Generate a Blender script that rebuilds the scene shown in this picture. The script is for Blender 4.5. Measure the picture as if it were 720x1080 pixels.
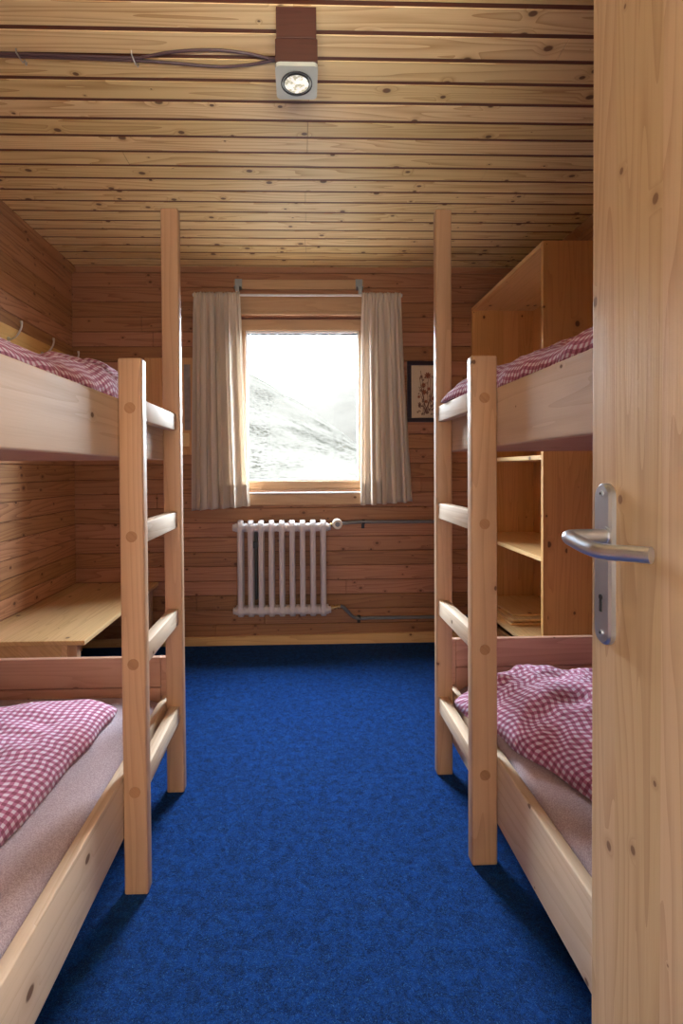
import bpy, bmesh, math, random
from mathutils import Vector, Matrix, noise
from math import sin, cos, pi, radians as rad, sqrt

random.seed(7)
for o in list(bpy.data.objects):
    bpy.data.objects.remove(o, do_unlink=True)
SC = bpy.context.scene
COL = SC.collection

# ------------------------------------------------------------------ camera
cam_d = bpy.data.cameras.new('camera')
cam = bpy.data.objects.new('camera', cam_d); COL.objects.link(cam)
SC.camera = cam
YAW, PITCH, ROLL = rad(1.6113), rad(-0.9304), rad(-0.4014)
fw = Vector((sin(YAW) * cos(PITCH), cos(YAW) * cos(PITCH), sin(PITCH)))
rt = Vector((cos(YAW), -sin(YAW), 0)); up = rt.cross(fw)
r2 = rt * cos(ROLL) + up * sin(ROLL); u2 = -rt * sin(ROLL) + up * cos(ROLL)
cam.matrix_world = Matrix(((r2.x, u2.x, -fw.x, 0), (r2.y, u2.y, -fw.y, 0), (r2.z, u2.z, -fw.z, 1.11), (0, 0, 0, 1)))
cam_d.sensor_fit = 'AUTO'; cam_d.sensor_width = 36; cam_d.lens = 527 / 1080 * 36
cam_d.shift_x = 27.11 / 1080; cam_d.shift_y = -36.55 / 1080
cam_d.clip_start = 0.02; cam_d.clip_end = 2000

# ------------------------------------------------------------------ colour management
SC.view_settings.view_transform = 'Standard'; SC.view_settings.look = 'None'
SC.view_settings.gamma = 1; SC.view_settings.use_curve_mapping = False
SC.view_settings.exposure = 0.0
SC.cycles.use_denoising = True
SC.cycles.max_bounces = 10; SC.cycles.diffuse_bounces = 6; SC.cycles.transparent_max_bounces = 12
SC.cycles.sample_clamp_indirect = 10

# ------------------------------------------------------------------ node helper
class NT:
    def __init__(s, tree):
        s.t = tree; s.n = tree.nodes; s.l = tree.links
    def node(s, typ, **kw):
        n = s.n.new(typ)
        for k, v in kw.items(): setattr(n, k, v)
        return n
    def put(s, sock, v):
        if hasattr(v, 'is_linked') or isinstance(v, bpy.types.NodeSocket): s.l.new(v, sock)
        else: sock.default_value = v
    def m(s, op, a, b=0.0, c=0.0, clamp=False):
        n = s.node('ShaderNodeMath', operation=op, use_clamp=clamp)
        for i, v in enumerate((a, b, c)): s.put(n.inputs[i], v)
        return n.outputs[0]
    def vec(s, x, y, z):
        n = s.node('ShaderNodeCombineXYZ')
        for i, v in enumerate((x, y, z)): s.put(n.inputs[i], v)
        return n.outputs[0]
    def mr(s, v, a, b, c=0.0, d=1.0, smooth=True):
        n = s.node('ShaderNodeMapRange', interpolation_type='SMOOTHSTEP' if smooth else 'LINEAR')
        s.put(n.inputs[0], v)
        for i, q in enumerate((a, b, c, d)): s.put(n.inputs[i + 1], q)
        return n.outputs[0]
    def mix(s, f, a, b, blend='MIX'):
        n = s.node('ShaderNodeMix', data_type='RGBA', blend_type=blend)
        s.put(n.inputs[0], f); s.put(n.inputs[6], a); s.put(n.inputs[7], b)
        return n.outputs[2]
    def noise(s, v, scale, detail=2.0, rough=.5, dist=0.0):
        n = s.node('ShaderNodeTexNoise'); s.put(n.inputs['Vector'], v)
        n.inputs['Scale'].default_value = scale; n.inputs['Detail'].default_value = detail
        n.inputs['Roughness'].default_value = rough; n.inputs['Distortion'].default_value = dist
        return n.outputs[0]

def c4(c): return (c[0], c[1], c[2], 1.0)

# ------------------------------------------------------------------ world: bright overcast alpine sky, plus an added fill glow on the hall side
KEY, BACK, LOW, GROUND_FILL = 90.0, 5.0, 4.0, 78.0
W = bpy.data.worlds.new('sky'); SC.world = W; W.use_nodes = True
t = NT(W.node_tree); t.n.clear()
tc = t.node('ShaderNodeTexCoord'); sp = t.node('ShaderNodeSeparateXYZ'); t.l.new(tc.outputs['Generated'], sp.inputs[0])
dx, dy, dz = sp.outputs
front = KEY
isf = t.mr(dy, -.05, .05)
st = t.m('ADD', t.m('MULTIPLY', isf, front), t.m('MULTIPLY', t.m('SUBTRACT', 1.0, isf), BACK))
ground = t.mr(dz, -.10, .0)
fill_glow = t.m('ADD', 9.0, t.m('MULTIPLY', t.mr(dz, -.66, -.30, 1.0, 0.0), GROUND_FILL - 9.0))   # added upward glow below the hall window, brightens the ceiling
st = t.m('ADD', t.m('MULTIPLY', ground, st), t.m('MULTIPLY', t.m('SUBTRACT', 1.0, ground), t.m('ADD', t.m('MULTIPLY', isf, LOW), t.m('MULTIPLY', t.m('SUBTRACT', 1.0, isf), fill_glow))))
bg = t.node('ShaderNodeBackground'); wo = t.node('ShaderNodeOutputWorld')
t.put(bg.inputs[0], t.mix(isf, (1.0, .92, .80, 1), (.82, .91, 1.0, 1))); t.put(bg.inputs[1], st); t.l.new(bg.outputs[0], wo.inputs[0])
W.cycles.sampling_method = 'MANUAL'; W.cycles.sample_map_resolution = 1024

def portal(name, loc, rot, sx, sy):
    L = bpy.data.lights.new(name, 'AREA'); L.shape = 'RECTANGLE'; L.size = sx; L.size_y = sy
    L.cycles.is_portal = True
    o = bpy.data.objects.new(name, L); COL.objects.link(o); o.location = loc; o.rotation_euler = rot
portal('window_daylight', (0.01, 3.30, 1.50), (rad(-90), 0, 0), .74, .96)
portal('hall_fill_portal', (0.0, -1.72, 1.20), (rad(90), 0, 0), 1.7, 2.0)  # portal of the added hall window, fill light for room and ceiling

# ------------------------------------------------------------------ materials
def principled(name):
    m = bpy.data.materials.new(name); m.use_nodes = True
    t = NT(m.node_tree); b = t.n['Principled BSDF']
    return m, t, b

def wood(name, light, dark, ax='Z', boards=None, tone=.12, knots=.5, rough=.42, kr=.011, grain=1.0, off=0.0, objrand=True, knotcol=(.10, .035, .012), spec=.4, kcell=(3.2, 11.0), ringk=.5):
    m, t, b = principled(name)
    tc = t.node('ShaderNodeTexCoord'); sp = t.node('ShaderNodeSeparateXYZ'); t.l.new(tc.outputs['Object'], sp.inputs[0])
    ch = dict(zip('XYZ', sp.outputs))
    u = ch[ax]; others = [k for k in 'XYZ' if k != ax]
    q = t.m('ADD', ch[others[0]], ch[others[1]])
    seed = 0.0
    if objrand:
        oi = t.node('ShaderNodeObjectInfo'); seed = oi.outputs['Random']
        u = t.m('ADD', u, t.m('MULTIPLY', seed, 31.0)); q = t.m('ADD', q, t.m('MULTIPLY', seed, 17.0))
    bt = .5
    if boards:
        bi = t.m('FLOOR', t.m('DIVIDE', t.m('ADD', ch[boards[0]], off), boards[1]))
        wn = t.node('ShaderNodeTexWhiteNoise', noise_dimensions='1D'); t.l.new(t.m('ADD', bi, t.m('MULTIPLY', seed, 91.0) if objrand else 0.3), wn.inputs['W'])
        bt = wn.outputs['Value']
        u = t.m('ADD', u, t.m('MULTIPLY', bt, 23.0)); q = t.m('ADD', q, t.m('MULTIPLY', bt, 3.7))
    kv = t.vec(t.m('MULTIPLY', u, kcell[0]), t.m('MULTIPLY', q, kcell[1]), 0.0)
    vo = t.node('ShaderNodeTexVoronoi', voronoi_dimensions='2D'); t.l.new(kv, vo.inputs['Vector']); vo.inputs['Scale'].default_value = 1.0
    vo.inputs['Randomness'].default_value = .85
    d = t.node('ShaderNodeVectorMath', operation='SUBTRACT'); t.l.new(kv, d.inputs[0]); t.l.new(vo.outputs['Position'], d.inputs[1])
    d2 = t.node('ShaderNodeVectorMath', operation='MULTIPLY'); t.l.new(d.outputs[0], d2.inputs[0]); d2.inputs[1].default_value = (.75 / kcell[0], 1 / kcell[1], 0)
    ln = t.node('ShaderNodeVectorMath', operation='LENGTH'); t.l.new(d2.outputs[0], ln.inputs[0])
    dist = ln.outputs['Value']
    cs = t.node('ShaderNodeSeparateColor'); t.l.new(vo.outputs['Color'], cs.inputs[0])
    rk = t.m('MULTIPLY', t.m('MAXIMUM', t.m('SUBTRACT', cs.outputs[0], 1.0 - knots), 0.0), kr / max(knots, .01))
    rk = t.m('ADD', rk, 1e-5)
    rel = t.m('DIVIDE', dist, rk)
    kmask = t.mr(rel, .65, 1.1, 1.0, 0.0)
    halo = t.mr(rel, .7, 3.2, 1.0, 0.0)
    n1 = t.noise(t.vec(t.m('MULTIPLY', u, .5), t.m('MULTIPLY', q, 9.0), 0.0), 1.0, 2.0, .4)
    fld = t.m('ADD', t.m('MULTIPLY', n1, 16.0 * grain), t.m('MULTIPLY', halo, 1.1))
    ring = t.m('FRACT', fld)
    ring = t.m('POWER', ring, 2.6)
    ringm = t.m('MULTIPLY', ring, ringk)
    fib = t.noise(t.vec(t.m('MULTIPLY', u, 7.0), t.m('MULTIPLY', q, 260.0), 0.0), 1.0, 3.0, .6)
    big = t.noise(t.vec(t.m('MULTIPLY', u, 1.3), t.m('MULTIPLY', q, 6.0), 3.0), 1.0, 1.0)
    f = t.m('ADD', ringm, t.m('MULTIPLY', t.m('SUBTRACT', fib, .5), .55))
    f = t.m('ADD', f, t.m('MULTIPLY', t.m('SUBTRACT', big, .5), .7), clamp=True)
    f = t.m('MAXIMUM', f, t.m('MULTIPLY', halo, .45), clamp=True)
    colr = t.mix(f, c4(light), c4(dark))
    if boards:
        tn = t.m('ADD', 1.0 - tone, t.m('MULTIPLY', bt, 2 * tone))
        colr = t.mix(1.0, colr, t.vec(tn, tn, t.m('MULTIPLY', tn, tn)), 'MULTIPLY')
    elif objrand:
        tn = t.m('ADD', 1.0 - tone * .6, t.m('MULTIPLY', seed, 1.2 * tone))
        colr = t.mix(1.0, colr, t.vec(tn, tn, tn), 'MULTIPLY')
    colr = t.mix(t.m('MULTIPLY', kmask, .88), colr, c4(knotcol))
    t.l.new(colr, b.inputs['Base Color'])
    t.put(b.inputs['Roughness'], t.m('ADD', rough, t.m('MULTIPLY', fib, .16)))
    b.inputs['Specular IOR Level'].default_value = spec
    bp = t.node('ShaderNodeBump'); bp.inputs['Strength'].default_value = .18; bp.inputs['Distance'].default_value = .002
    t.l.new(t.m('ADD', t.m('MULTIPLY', ring, -.5), t.m('MULTIPLY', fib, .8)), bp.inputs['Height']); t.l.new(bp.outputs[0], b.inputs['Normal'])
    return m

def plain(name, col, rough=.5, metal=0.0, spec=.5, noise_amt=.08, nscale=40.0):
    m, t, b = principled(name)
    tc = t.node('ShaderNodeTexCoord')
    n = t.noise(tc.outputs['Object'], nscale, 3.0)
    lo = c4([c * (1 - noise_amt) for c in col]); hi = c4([min(1, c * (1 + noise_amt)) for c in col])
    t.l.new(t.mix(n, lo, hi), b.inputs['Base Color'])
    t.put(b.inputs['Roughness'], t.m('ADD', rough - .05, t.m('MULTIPLY', n, .1)))
    b.inputs['Metallic'].default_value = metal; b.inputs['Specular IOR Level'].default_value = spec
    return m

BW = .0925
M = {}
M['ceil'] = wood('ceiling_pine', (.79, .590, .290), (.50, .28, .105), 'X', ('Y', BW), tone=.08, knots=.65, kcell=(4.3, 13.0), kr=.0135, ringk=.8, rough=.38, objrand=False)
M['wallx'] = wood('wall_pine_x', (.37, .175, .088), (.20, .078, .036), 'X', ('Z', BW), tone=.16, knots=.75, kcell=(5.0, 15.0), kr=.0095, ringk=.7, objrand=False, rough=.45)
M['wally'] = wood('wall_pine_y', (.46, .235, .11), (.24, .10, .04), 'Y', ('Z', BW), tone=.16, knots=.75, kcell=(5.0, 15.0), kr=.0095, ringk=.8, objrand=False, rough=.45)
M['gap'] = plain('groove_stain', (.13, .038, .017), .6)
M['trimw'] = wood('trim_pine', (.40, .20, .095), (.26, .11, .05), 'X', knots=.2)
M['basew'] = wood('skirting_pine', (.66, .42, .20), (.46, .24, .10), 'X', knots=.15)
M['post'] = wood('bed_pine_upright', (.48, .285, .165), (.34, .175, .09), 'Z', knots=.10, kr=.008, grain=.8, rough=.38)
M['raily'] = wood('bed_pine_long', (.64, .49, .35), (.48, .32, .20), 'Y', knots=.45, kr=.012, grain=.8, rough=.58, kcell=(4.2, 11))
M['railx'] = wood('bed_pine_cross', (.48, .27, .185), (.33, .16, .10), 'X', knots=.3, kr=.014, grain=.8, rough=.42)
M['dowel'] = wood('dowel_end', (.36, .18, .085), (.27, .12, .055), 'Y', knots=0.0, grain=2.0, kcell=(9, 40))
M['doorw'] = wood('door_pine', (.52, .375, .225), (.35, .215, .115), 'Z', ('Y', .043), tone=.06, knots=.45, kr=.0075, grain=1.3, ringk=.55, knotcol=(.16, .075, .035), rough=.40, kcell=(4.5, 18))
M['benchw'] = wood('bench_pine', (.64, .42, .22), (.42, .23, .10), 'Y', ('X', .09), tone=.10, knots=.5, kr=.012, rough=.4)
M['cabz'] = wood('cabinet_pine_z', (.62, .33, .12), (.44, .20, .065), 'Z', ('Y', .09), tone=.06, knots=.5, kr=.012)
M['cabzx'] = wood('cabinet_pine_zx', (.62, .33, .12), (.44, .20, .065), 'Z', ('X', .09), tone=.06, knots=.5, kr=.012)
M['caby'] = wood('cabinet_pine_y', (.74, .48, .22), (.54, .30, .11), 'Y', knots=.5, kr=.012)
M['winx'] = wood('window_pine_x', (.48, .30, .165), (.36, .20, .10), 'X', knots=.04, grain=.7)
M['winz'] = wood('window_pine_z', (.48, .30, .165), (.36, .20, .10), 'Z', knots=.04, grain=.7)
M['rackw'] = wood('rack_pine', (.74, .47, .16), (.56, .31, .08), 'Y', knots=.2)
M['panelw'] = wood('panel_pine', (.60, .33, .15), (.42, .20, .08), 'Z', knots=.2)
M['maroon'] = wood('maroon_stain', (.085, .030, .022), (.055, .02, .014), 'X', knots=.1, rough=.35)
M['white'] = plain('radiator_enamel', (.60, .54, .54), .35, noise_amt=.04)
M['ivory'] = plain('valve_plastic', (.66, .60, .50), .4)
M['grey'] = plain('pipe_grey', (.16, .165, .18), .4)
M['black'] = plain('black_plastic', (.02, .02, .022), .45)
M['brass'] = plain('brass', (.55, .36, .14), .35, 1.0)
M['steel'] = plain('brushed_steel', (.60, .65, .74), .36, 1.0, noise_amt=.05)
M['zinc'] = plain('zinc_bracket', (.30, .33, .36), .45, .7)
M['rodm'] = plain('curtain_rod_white', (.62, .60, .60), .35)
M['hookm'] = plain('hook_metal', (.62, .60, .56), .3, .8)
M['frameb'] = plain('frame_black', (.022, .016, .03), .3)
M['paper'] = plain('picture_paper', (.62, .50, .36), .7)
M['petal'] = plain('pressed_petal', (.25, .07, .03), .8)
M['petalc'] = plain('pressed_stem', (.13, .05, .035), .8)
M['lampface'] = plain('lamp_face', (.50, .53, .48), .35)
M['lampdark'] = plain('lamp_ring', (.035, .035, .035), .35)
M['cable'] = plain('cable_sheath', (.10, .055, .06), .4)
M['switch'] = plain('switch_plastic', (.75, .55, .28), .4)
M['rubber'] = plain('window_gasket', (.05, .05, .06), .5)
M['sill'] = plain('pale_edge', (.72, .70, .68), .35)
M['poster'] = plain('leaflet', (.26, .22, .21), .6, noise_amt=.5, nscale=25)
M['plaster'] = plain('hall_plaster', (.78, .68, .56), .8)

# lamp lens
m, t, b = principled('lamp_lens'); M['lens'] = m
tc = t.node('ShaderNodeTexCoord'); n = t.noise(tc.outputs['Object'], 55.0, 3.0, .6)
t.l.new(t.mix(t.mr(n, .4, .62), (.35, .33, .25, 1), (.95, .95, .90, 1)), b.inputs['Base Color'])
t.l.new(t.mix(t.mr(n, .4, .62), (.45, .42, .30, 1), (.95, .95, .88, 1)), b.inputs['Emission Color']); b.inputs['Emission Strength'].default_value = .75
b.inputs['Roughness'].default_value = .2

# carpet
m, t, b = principled('blue_carpet'); M['carpet'] = m
tc = t.node('ShaderNodeTexCoord'); P = tc.outputs['Object']
n1 = t.noise(P, 80.0, 6.0, .85, 2.4); n2 = t.noise(P, 38.0, 3.0, .6, .8); n3 = t.noise(P, 3.0, 2.0)
f = t.m('ADD', t.m('MULTIPLY', n1, .7), t.m('MULTIPLY', n2, .3))
base = t.mix(t.mr(f, .42, .58), (.0003, .005, .050, 1), (.0015, .045, .25, 1))
base = t.mix(t.m('MULTIPLY', t.mr(t.noise(P, 170.0, 3.0, .7, 3.0), .56, .66), .75), base, (.05, .20, .50, 1))
base = t.mix(t.m('MULTIPLY', n3, .25), base, (.001, .02, .12, 1))
t.l.new(base, b.inputs['Base Color']); b.inputs['Roughness'].default_value = 1.0; b.inputs['Specular IOR Level'].default_value = .08
b.inputs['Sheen Weight'].default_value = .12; b.inputs['Sheen Tint'].default_value = (.2, .45, 1, 1)
bp = t.node('ShaderNodeBump'); bp.inputs['Strength'].default_value = .9; bp.inputs['Distance'].default_value = .012
t.l.new(f, bp.inputs['Height']); t.l.new(bp.outputs[0], b.inputs['Normal'])

# gingham
def gingham(name, white, mid, darkc):
    m, t, b = principled(name)
    uv = t.node('ShaderNodeUVMap'); sp = t.node('ShaderNodeSeparateXYZ'); t.l.new(uv.outputs[0], sp.inputs[0])
    per = .0185
    def stripe(c):
        fr = t.m('FRACT', t.m('DIVIDE', c, per))
        a = t.mr(fr, .0, .06); bq = t.mr(fr, .5, .56, 1.0, 0.0)
        return t.m('MULTIPLY', a, bq)
    s1, s2 = stripe(sp.outputs[0]), stripe(sp.outputs[1])
    one = t.m('ADD', s1, s2)
    c = t.mix(t.m('MINIMUM', one, 1.0), c4(white), c4(mid))
    c = t.mix(t.m('MULTIPLY', s1, s2), c, c4(darkc))
    n = t.noise(uv.outputs[0], 900.0, 2.0)
    c = t.mix(t.m('MULTIPLY', n, .18), c, c4(white))
    t.l.new(c, b.inputs['Base Color']); b.inputs['Roughness'].default_value = .85; b.inputs['Specular IOR Level'].default_value = .2
    b.inputs['Sheen Weight'].default_value = .1
    bp = t.node('ShaderNodeBump'); bp.inputs['Strength'].default_value = .35; bp.inputs['Distance'].default_value = .006
    tc = t.node('ShaderNodeTexCoord')
    t.l.new(t.noise(tc.outputs['Object'], 26.0, 4.0, .6, 1.5), bp.inputs['Height']); t.l.new(bp.outputs[0], b.inputs['Normal'])
    return m
M['check'] = gingham('gingham_red', (.68, .57, .68), (.41, .11, .22), (.21, .013, .065))

# bed sheet
m, t, b = principled('sheet_terry'); M['sheet'] = m
tc = t.node('ShaderNodeTexCoord'); n = t.noise(tc.outputs['Object'], 330.0, 3.0, .7); nb = t.noise(tc.outputs['Object'], 4.0, 2.0)
t.l.new(t.mix(t.mr(n, .35, .65), (.36, .28, .31, 1), (.54, .45, .50, 1)), b.inputs['Base Color']); b.inputs['Roughness'].default_value = .95
b.inputs['Specular IOR Level'].default_value = .15
bp = t.node('ShaderNodeBump'); bp.inputs['Strength'].default_value = .5; bp.inputs['Distance'].default_value = .004
t.l.new(t.m('ADD', n, t.m('MULTIPLY', nb, 2.0)), bp.inputs['Height']); t.l.new(bp.outputs[0], b.inputs['Normal'])

# curtain
def cloth(name, col, transl):
    m, t, b = principled(name)
    tc = t.node('ShaderNodeTexCoord'); n = t.noise(tc.outputs['Object'], 500.0, 2.0)
    cc = t.mix(n, c4([c * .9 for c in col]), c4(col))
    t.l.new(cc, b.inputs['Base Color']); b.inputs['Roughness'].default_value = .9; b.inputs['Specular IOR Level'].default_value = .1
    tr = t.node('ShaderNodeBsdfTranslucent'); t.l.new(cc, tr.inputs[0])
    mx = t.node('ShaderNodeMixShader'); mx.inputs[0].default_value = transl
    t.l.new(b.outputs[0], mx.inputs[1]); t.l.new(tr.outputs[0], mx.inputs[2])
    t.l.new(mx.outputs[0], t.n['Material Output'].inputs[0])
    return m
M['curtain'] = cloth('curtain_cloth', (.78, .68, .57), .30)
M['hem'] = cloth('curtain_hem', (.72, .58, .44), .12)

# window glass (thin pane)
m = bpy.data.materials.new('window_glass'); m.use_nodes = True; t = NT(m.node_tree); M['glass'] = m
t.n.remove(t.n['Principled BSDF'])
tr = t.node('ShaderNodeBsdfTransparent'); tr.inputs[0].default_value = (.95, .97, .97, 1)
gl = t.node('ShaderNodeBsdfGlossy'); gl.inputs['Roughness'].default_value = .02
fr = t.node('ShaderNodeFresnel'); fr.inputs[0].default_value = 1.45
mx = t.node('ShaderNodeMixShader'); t.l.new(t.m('MULTIPLY', fr.outputs[0], .05), mx.inputs[0]); t.l.new(tr.outputs[0], mx.inputs[1]); t.l.new(gl.outputs[0], mx.inputs[2])
t.l.new(mx.outputs[0], t.n['Material Output'].inputs[0])

# hillside
def hillmat(name, pale, rock, amt):
    m, t, b = principled(name)
    tc = t.node('ShaderNodeTexCoord'); P = tc.outputs['Object']
    n1 = t.noise(P, 1.9, 6.0, .82, .2); n2 = t.noise(P, .12, 3.0, .55); 
    f = t.m('ADD', t.m('MULTIPLY', n1, .75), t.m('MULTIPLY', n2, .35))
    t.l.new(t.mix(t.m('MULTIPLY', t.mr(f, .57, .63), amt), c4(pale), c4(rock)), b.inputs['Base Color'])
    b.inputs['Roughness'].default_value = 1; b.inputs['Specular IOR Level'].default_value = 0
    return m
HILL = .0335
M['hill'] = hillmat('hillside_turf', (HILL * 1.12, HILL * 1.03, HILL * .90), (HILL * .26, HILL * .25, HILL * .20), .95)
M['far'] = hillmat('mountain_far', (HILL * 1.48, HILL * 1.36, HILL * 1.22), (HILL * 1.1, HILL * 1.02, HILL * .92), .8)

# ------------------------------------------------------------------ mesh helpers
def box(bm, x0, x1, y0, y1, z0, z1, bev=0.0, seg=2, mat=0):
    b2 = bmesh.new()
    r = bmesh.ops.create_cube(b2, size=1.0)
    bmesh.ops.scale(b2, vec=(abs(x1 - x0), abs(y1 - y0), abs(z1 - z0)), verts=b2.verts)
    bmesh.ops.translate(b2, vec=((x0 + x1) / 2, (y0 + y1) / 2, (z0 + z1) / 2), verts=b2.verts)
    if bev: bmesh.ops.bevel(b2, geom=b2.edges[:], offset=bev, segments=seg, profile=.5, affect='EDGES', clamp_overlap=True)
    for f in b2.faces: f.material_index = mat
    merge(bm, b2)

def merge(bm, b2):
    me = bpy.data.meshes.new('tmp'); b2.to_mesh(me); b2.free(); bm.from_mesh(me); bpy.data.meshes.remove(me)

def cyl(bm, p0, p1, r, seg=20, r1=None, bev=0.0, mat=0):
    p0, p1 = Vector(p0), Vector(p1); d = p1 - p0
    b2 = bmesh.new()
    bmesh.ops.create_cone(b2, cap_ends=True, segments=seg, radius1=r, radius2=r if r1 is None else r1, depth=d.length)
    if bev:
        es = [e for e in b2.edges if len(e.link_faces) == 2 and any(len(f.verts) > 4 for f in e.link_faces)]
        bmesh.ops.bevel(b2, geom=es, offset=bev, segments=2, profile=.5, affect='EDGES')
    q = d.to_track_quat('Z', 'Y')
    bmesh.ops.rotate(b2, cent=(0, 0, 0), matrix=q.to_matrix(), verts=b2.verts)
    bmesh.ops.translate(b2, vec=(p0 + p1) / 2, verts=b2.verts)
    for f in b2.faces: f.material_index = mat
    merge(bm, b2)

def catmull(pts, n=8):
    pts = [Vector(p) for p in pts]; P = [pts[0] * 2 - pts[1]] + pts + [pts[-1] * 2 - pts[-2]]; out = []
    for i in range(1, len(P) - 2):
        for k in range(n):
            s = k / n; a, b, c, d = P[i - 1], P[i], P[i + 1], P[i + 2]
            out.append(.5 * ((2 * b) + (c - a) * s + (2 * a - 5 * b + 4 * c - d) * s * s + (3 * b - a - 3 * c + d) * s ** 3))
    out.append(pts[-1]); return out

def tube(bm, pts, r, seg=12, rf=None, caps=True):
    pts = [Vector(p) for p in pts]; rings = []
    up = Vector((0, 0, 1))
    t0 = (pts[1] - pts[0]).normalized()
    if abs(t0.z) > .9: up = Vector((1, 0, 0))
    nrm = (up - t0 * up.dot(t0)).normalized()
    for i, p in enumerate(pts):
        tt = (pts[min(i + 1, len(pts) - 1)] - pts[max(i - 1, 0)]).normalized()
        nrm = (nrm - tt * nrm.dot(tt)).normalized(); bn = tt.cross(nrm)
        rr = r if rf is None else r * rf(i / (len(pts) - 1))
        rings.append([bm.verts.new(p + (nrm * cos(a) + bn * sin(a)) * rr) for a in [2 * pi * k / seg for k in range(seg)]])
    for a, b in zip(rings, rings[1:]):
        for k in range(seg): bm.faces.new((a[k], a[(k + 1) % seg], b[(k + 1) % seg], b[k]))
    if caps: bm.faces.new(rings[0][::-1]); bm.faces.new(rings[-1])

def wloc(o):
    v = Vector((0, 0, 0))
    while o: v += o.location; o = o.parent
    return v

def obj(name, bm, mats, parent=None, smooth=False, origin=None, angle=40):
    bmesh.ops.recalc_face_normals(bm, faces=bm.faces)
    me = bpy.data.meshes.new(name)
    co = [v.co for v in bm.verts]
    if origin is None:
        lo = Vector([min(c[i] for c in co) for i in range(3)]); hi = Vector([max(c[i] for c in co) for i in range(3)])
        origin = Vector(((lo.x + hi.x) / 2, (lo.y + hi.y) / 2, lo.z))
    origin = Vector(origin)
    bmesh.ops.translate(bm, vec=-origin, verts=bm.verts)
    if smooth:
        for f in bm.faces: f.smooth = True
        for e in bm.edges:
            if len(e.link_faces) == 2 and e.calc_face_angle(0) > rad(angle): e.smooth = False
    bm.to_mesh(me); bm.free()
    if not isinstance(mats, (list, tuple)): mats = [mats]
    for m in mats: me.materials.append(m)
    o = bpy.data.objects.new(name, me); COL.objects.link(o)
    if parent: o.parent = parent; o.location = origin - wloc(parent)
    else: o.location = origin
    return o

def part(name, mat, parent, *boxes, bev=.003, **kw):
    bm = bmesh.new()
    for b in boxes: box(bm, *b, bev=bev)
    return obj(name, bm, mat, parent, **kw)

def thing(name, label, cat, loc, group=None):
    o = bpy.data.objects.new(name, None); COL.objects.link(o); o.location = loc
    o.empty_display_size = .1
    o['label'] = label; o['category'] = cat
    if group: o['group'] = group
    return o
def tag(o, label, cat, group=None, kind=None):
    o['label'] = label; o['category'] = cat
    if group: o['group'] = group
    if kind: o['kind'] = kind
    return o
def struct(o, label=None):
    o['kind'] = 'structure'
    if label: o['label'] = label
    return o

# ------------------------------------------------------------------ room shell
XL, XR, YB, YF, ZC = -1.42, 1.49, 3.17, -.12, 2.375
def planks_ceiling():
    bm = bmesh.new(); rnd = random.Random(3)
    y = YF; phase = 1.468 % BW
    ys = phase - 2 * BW
    while ys < YB:
        a, b = max(ys + .0078, YF), min(ys + BW - .0078, YB)
        if b > a + .01:
            cuts = [XL]
            if rnd.random() < .75: cuts.append(rnd.choice([0.03, 0.03, -.7, .8]) + rnd.uniform(-.004, .004))
            cuts.append(XR)
            for x0, x1 in zip(cuts, cuts[1:]): box(bm, x0 + .0006, x1 - .0006, a, b, ZC, ZC + .012, bev=.001, seg=1)
        ys += BW
    box(bm, XL - .1, XR + .1, YF - .12, YB + .3, ZC + .0025, ZC + .08, mat=1)
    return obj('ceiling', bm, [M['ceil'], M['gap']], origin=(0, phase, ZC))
struct(planks_ceiling(), 'pine plank ceiling with dark red-brown grooves')

def planks_wall(name, axis, c, a0, a1, sign, hole=None, off=.035, mats=None, thick=.22):
    """axis 'X': wall in plane y=c running along x (sign=+1 board stands towards -y). axis 'Y': plane x=c."""
    bm = bmesh.new(); rnd = random.Random(name)
    def bb(s0, s1, z0, z1, d0, d1, bev=0, mat=0):
        lo, hi = sorted((c + d0 * sign, c + d1 * sign))
        if axis == 'X': box(bm, s0, s1, lo, hi, z0, z1, bev=bev, seg=1, mat=mat)
        else: box(bm, lo, hi, s0, s1, z0, z1, bev=bev, seg=1, mat=mat)
    z = off - BW
    while z < ZC:
        z0, z1 = max(z + .0016, 0), min(z + BW - .0016, ZC)
        z += BW
        if z1 - z0 < .008: continue
        spans = [(a0, a1)]
        if hole and z1 > hole[2] and z0 < hole[3]:
            spans = [(a0, hole[0]), (hole[1], a1)]
            if z0 < hole[2] - .01: bb(hole[0], hole[1], z0, hole[2], 0, .014, .003)
            if z1 > hole[3] + .01: bb(hole[0], hole[1], hole[3], z1, 0, .014, .003)
        for s0, s1 in spans:
            cuts = [s0]
            if s1 - s0 > .8 and rnd.random() < .5: cuts.append(rnd.uniform(s0 + .3, s1 - .3))
            cuts.append(s1)
            for p, q in zip(cuts, cuts[1:]): bb(p + .0005, q - .0005, z0, z1, 0, .014, .003)
    if hole:
        bb(a0, hole[0], 0, ZC, .006, thick, mat=1); bb(hole[1], a1, 0, ZC, .006, thick, mat=1)
        bb(hole[0], hole[1], 0, hole[2], .006, thick, mat=1); bb(hole[0], hole[1], hole[3], ZC, .006, thick, mat=1)
    else: bb(a0, a1, 0, ZC, .006, thick, mat=1)
    return obj(name, bm, mats, origin=(0, 0, off))
HX0, HX1, HZ0, HZ1 = -.385, .400, .98, 2.06
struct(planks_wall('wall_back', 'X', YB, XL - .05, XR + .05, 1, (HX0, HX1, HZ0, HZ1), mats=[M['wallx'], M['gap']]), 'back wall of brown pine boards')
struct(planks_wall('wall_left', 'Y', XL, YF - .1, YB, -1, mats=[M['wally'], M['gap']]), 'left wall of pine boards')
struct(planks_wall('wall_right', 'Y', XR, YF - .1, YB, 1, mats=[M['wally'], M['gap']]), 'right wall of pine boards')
DX0, DX1, DZ = -.44, .475, 2.03
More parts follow.
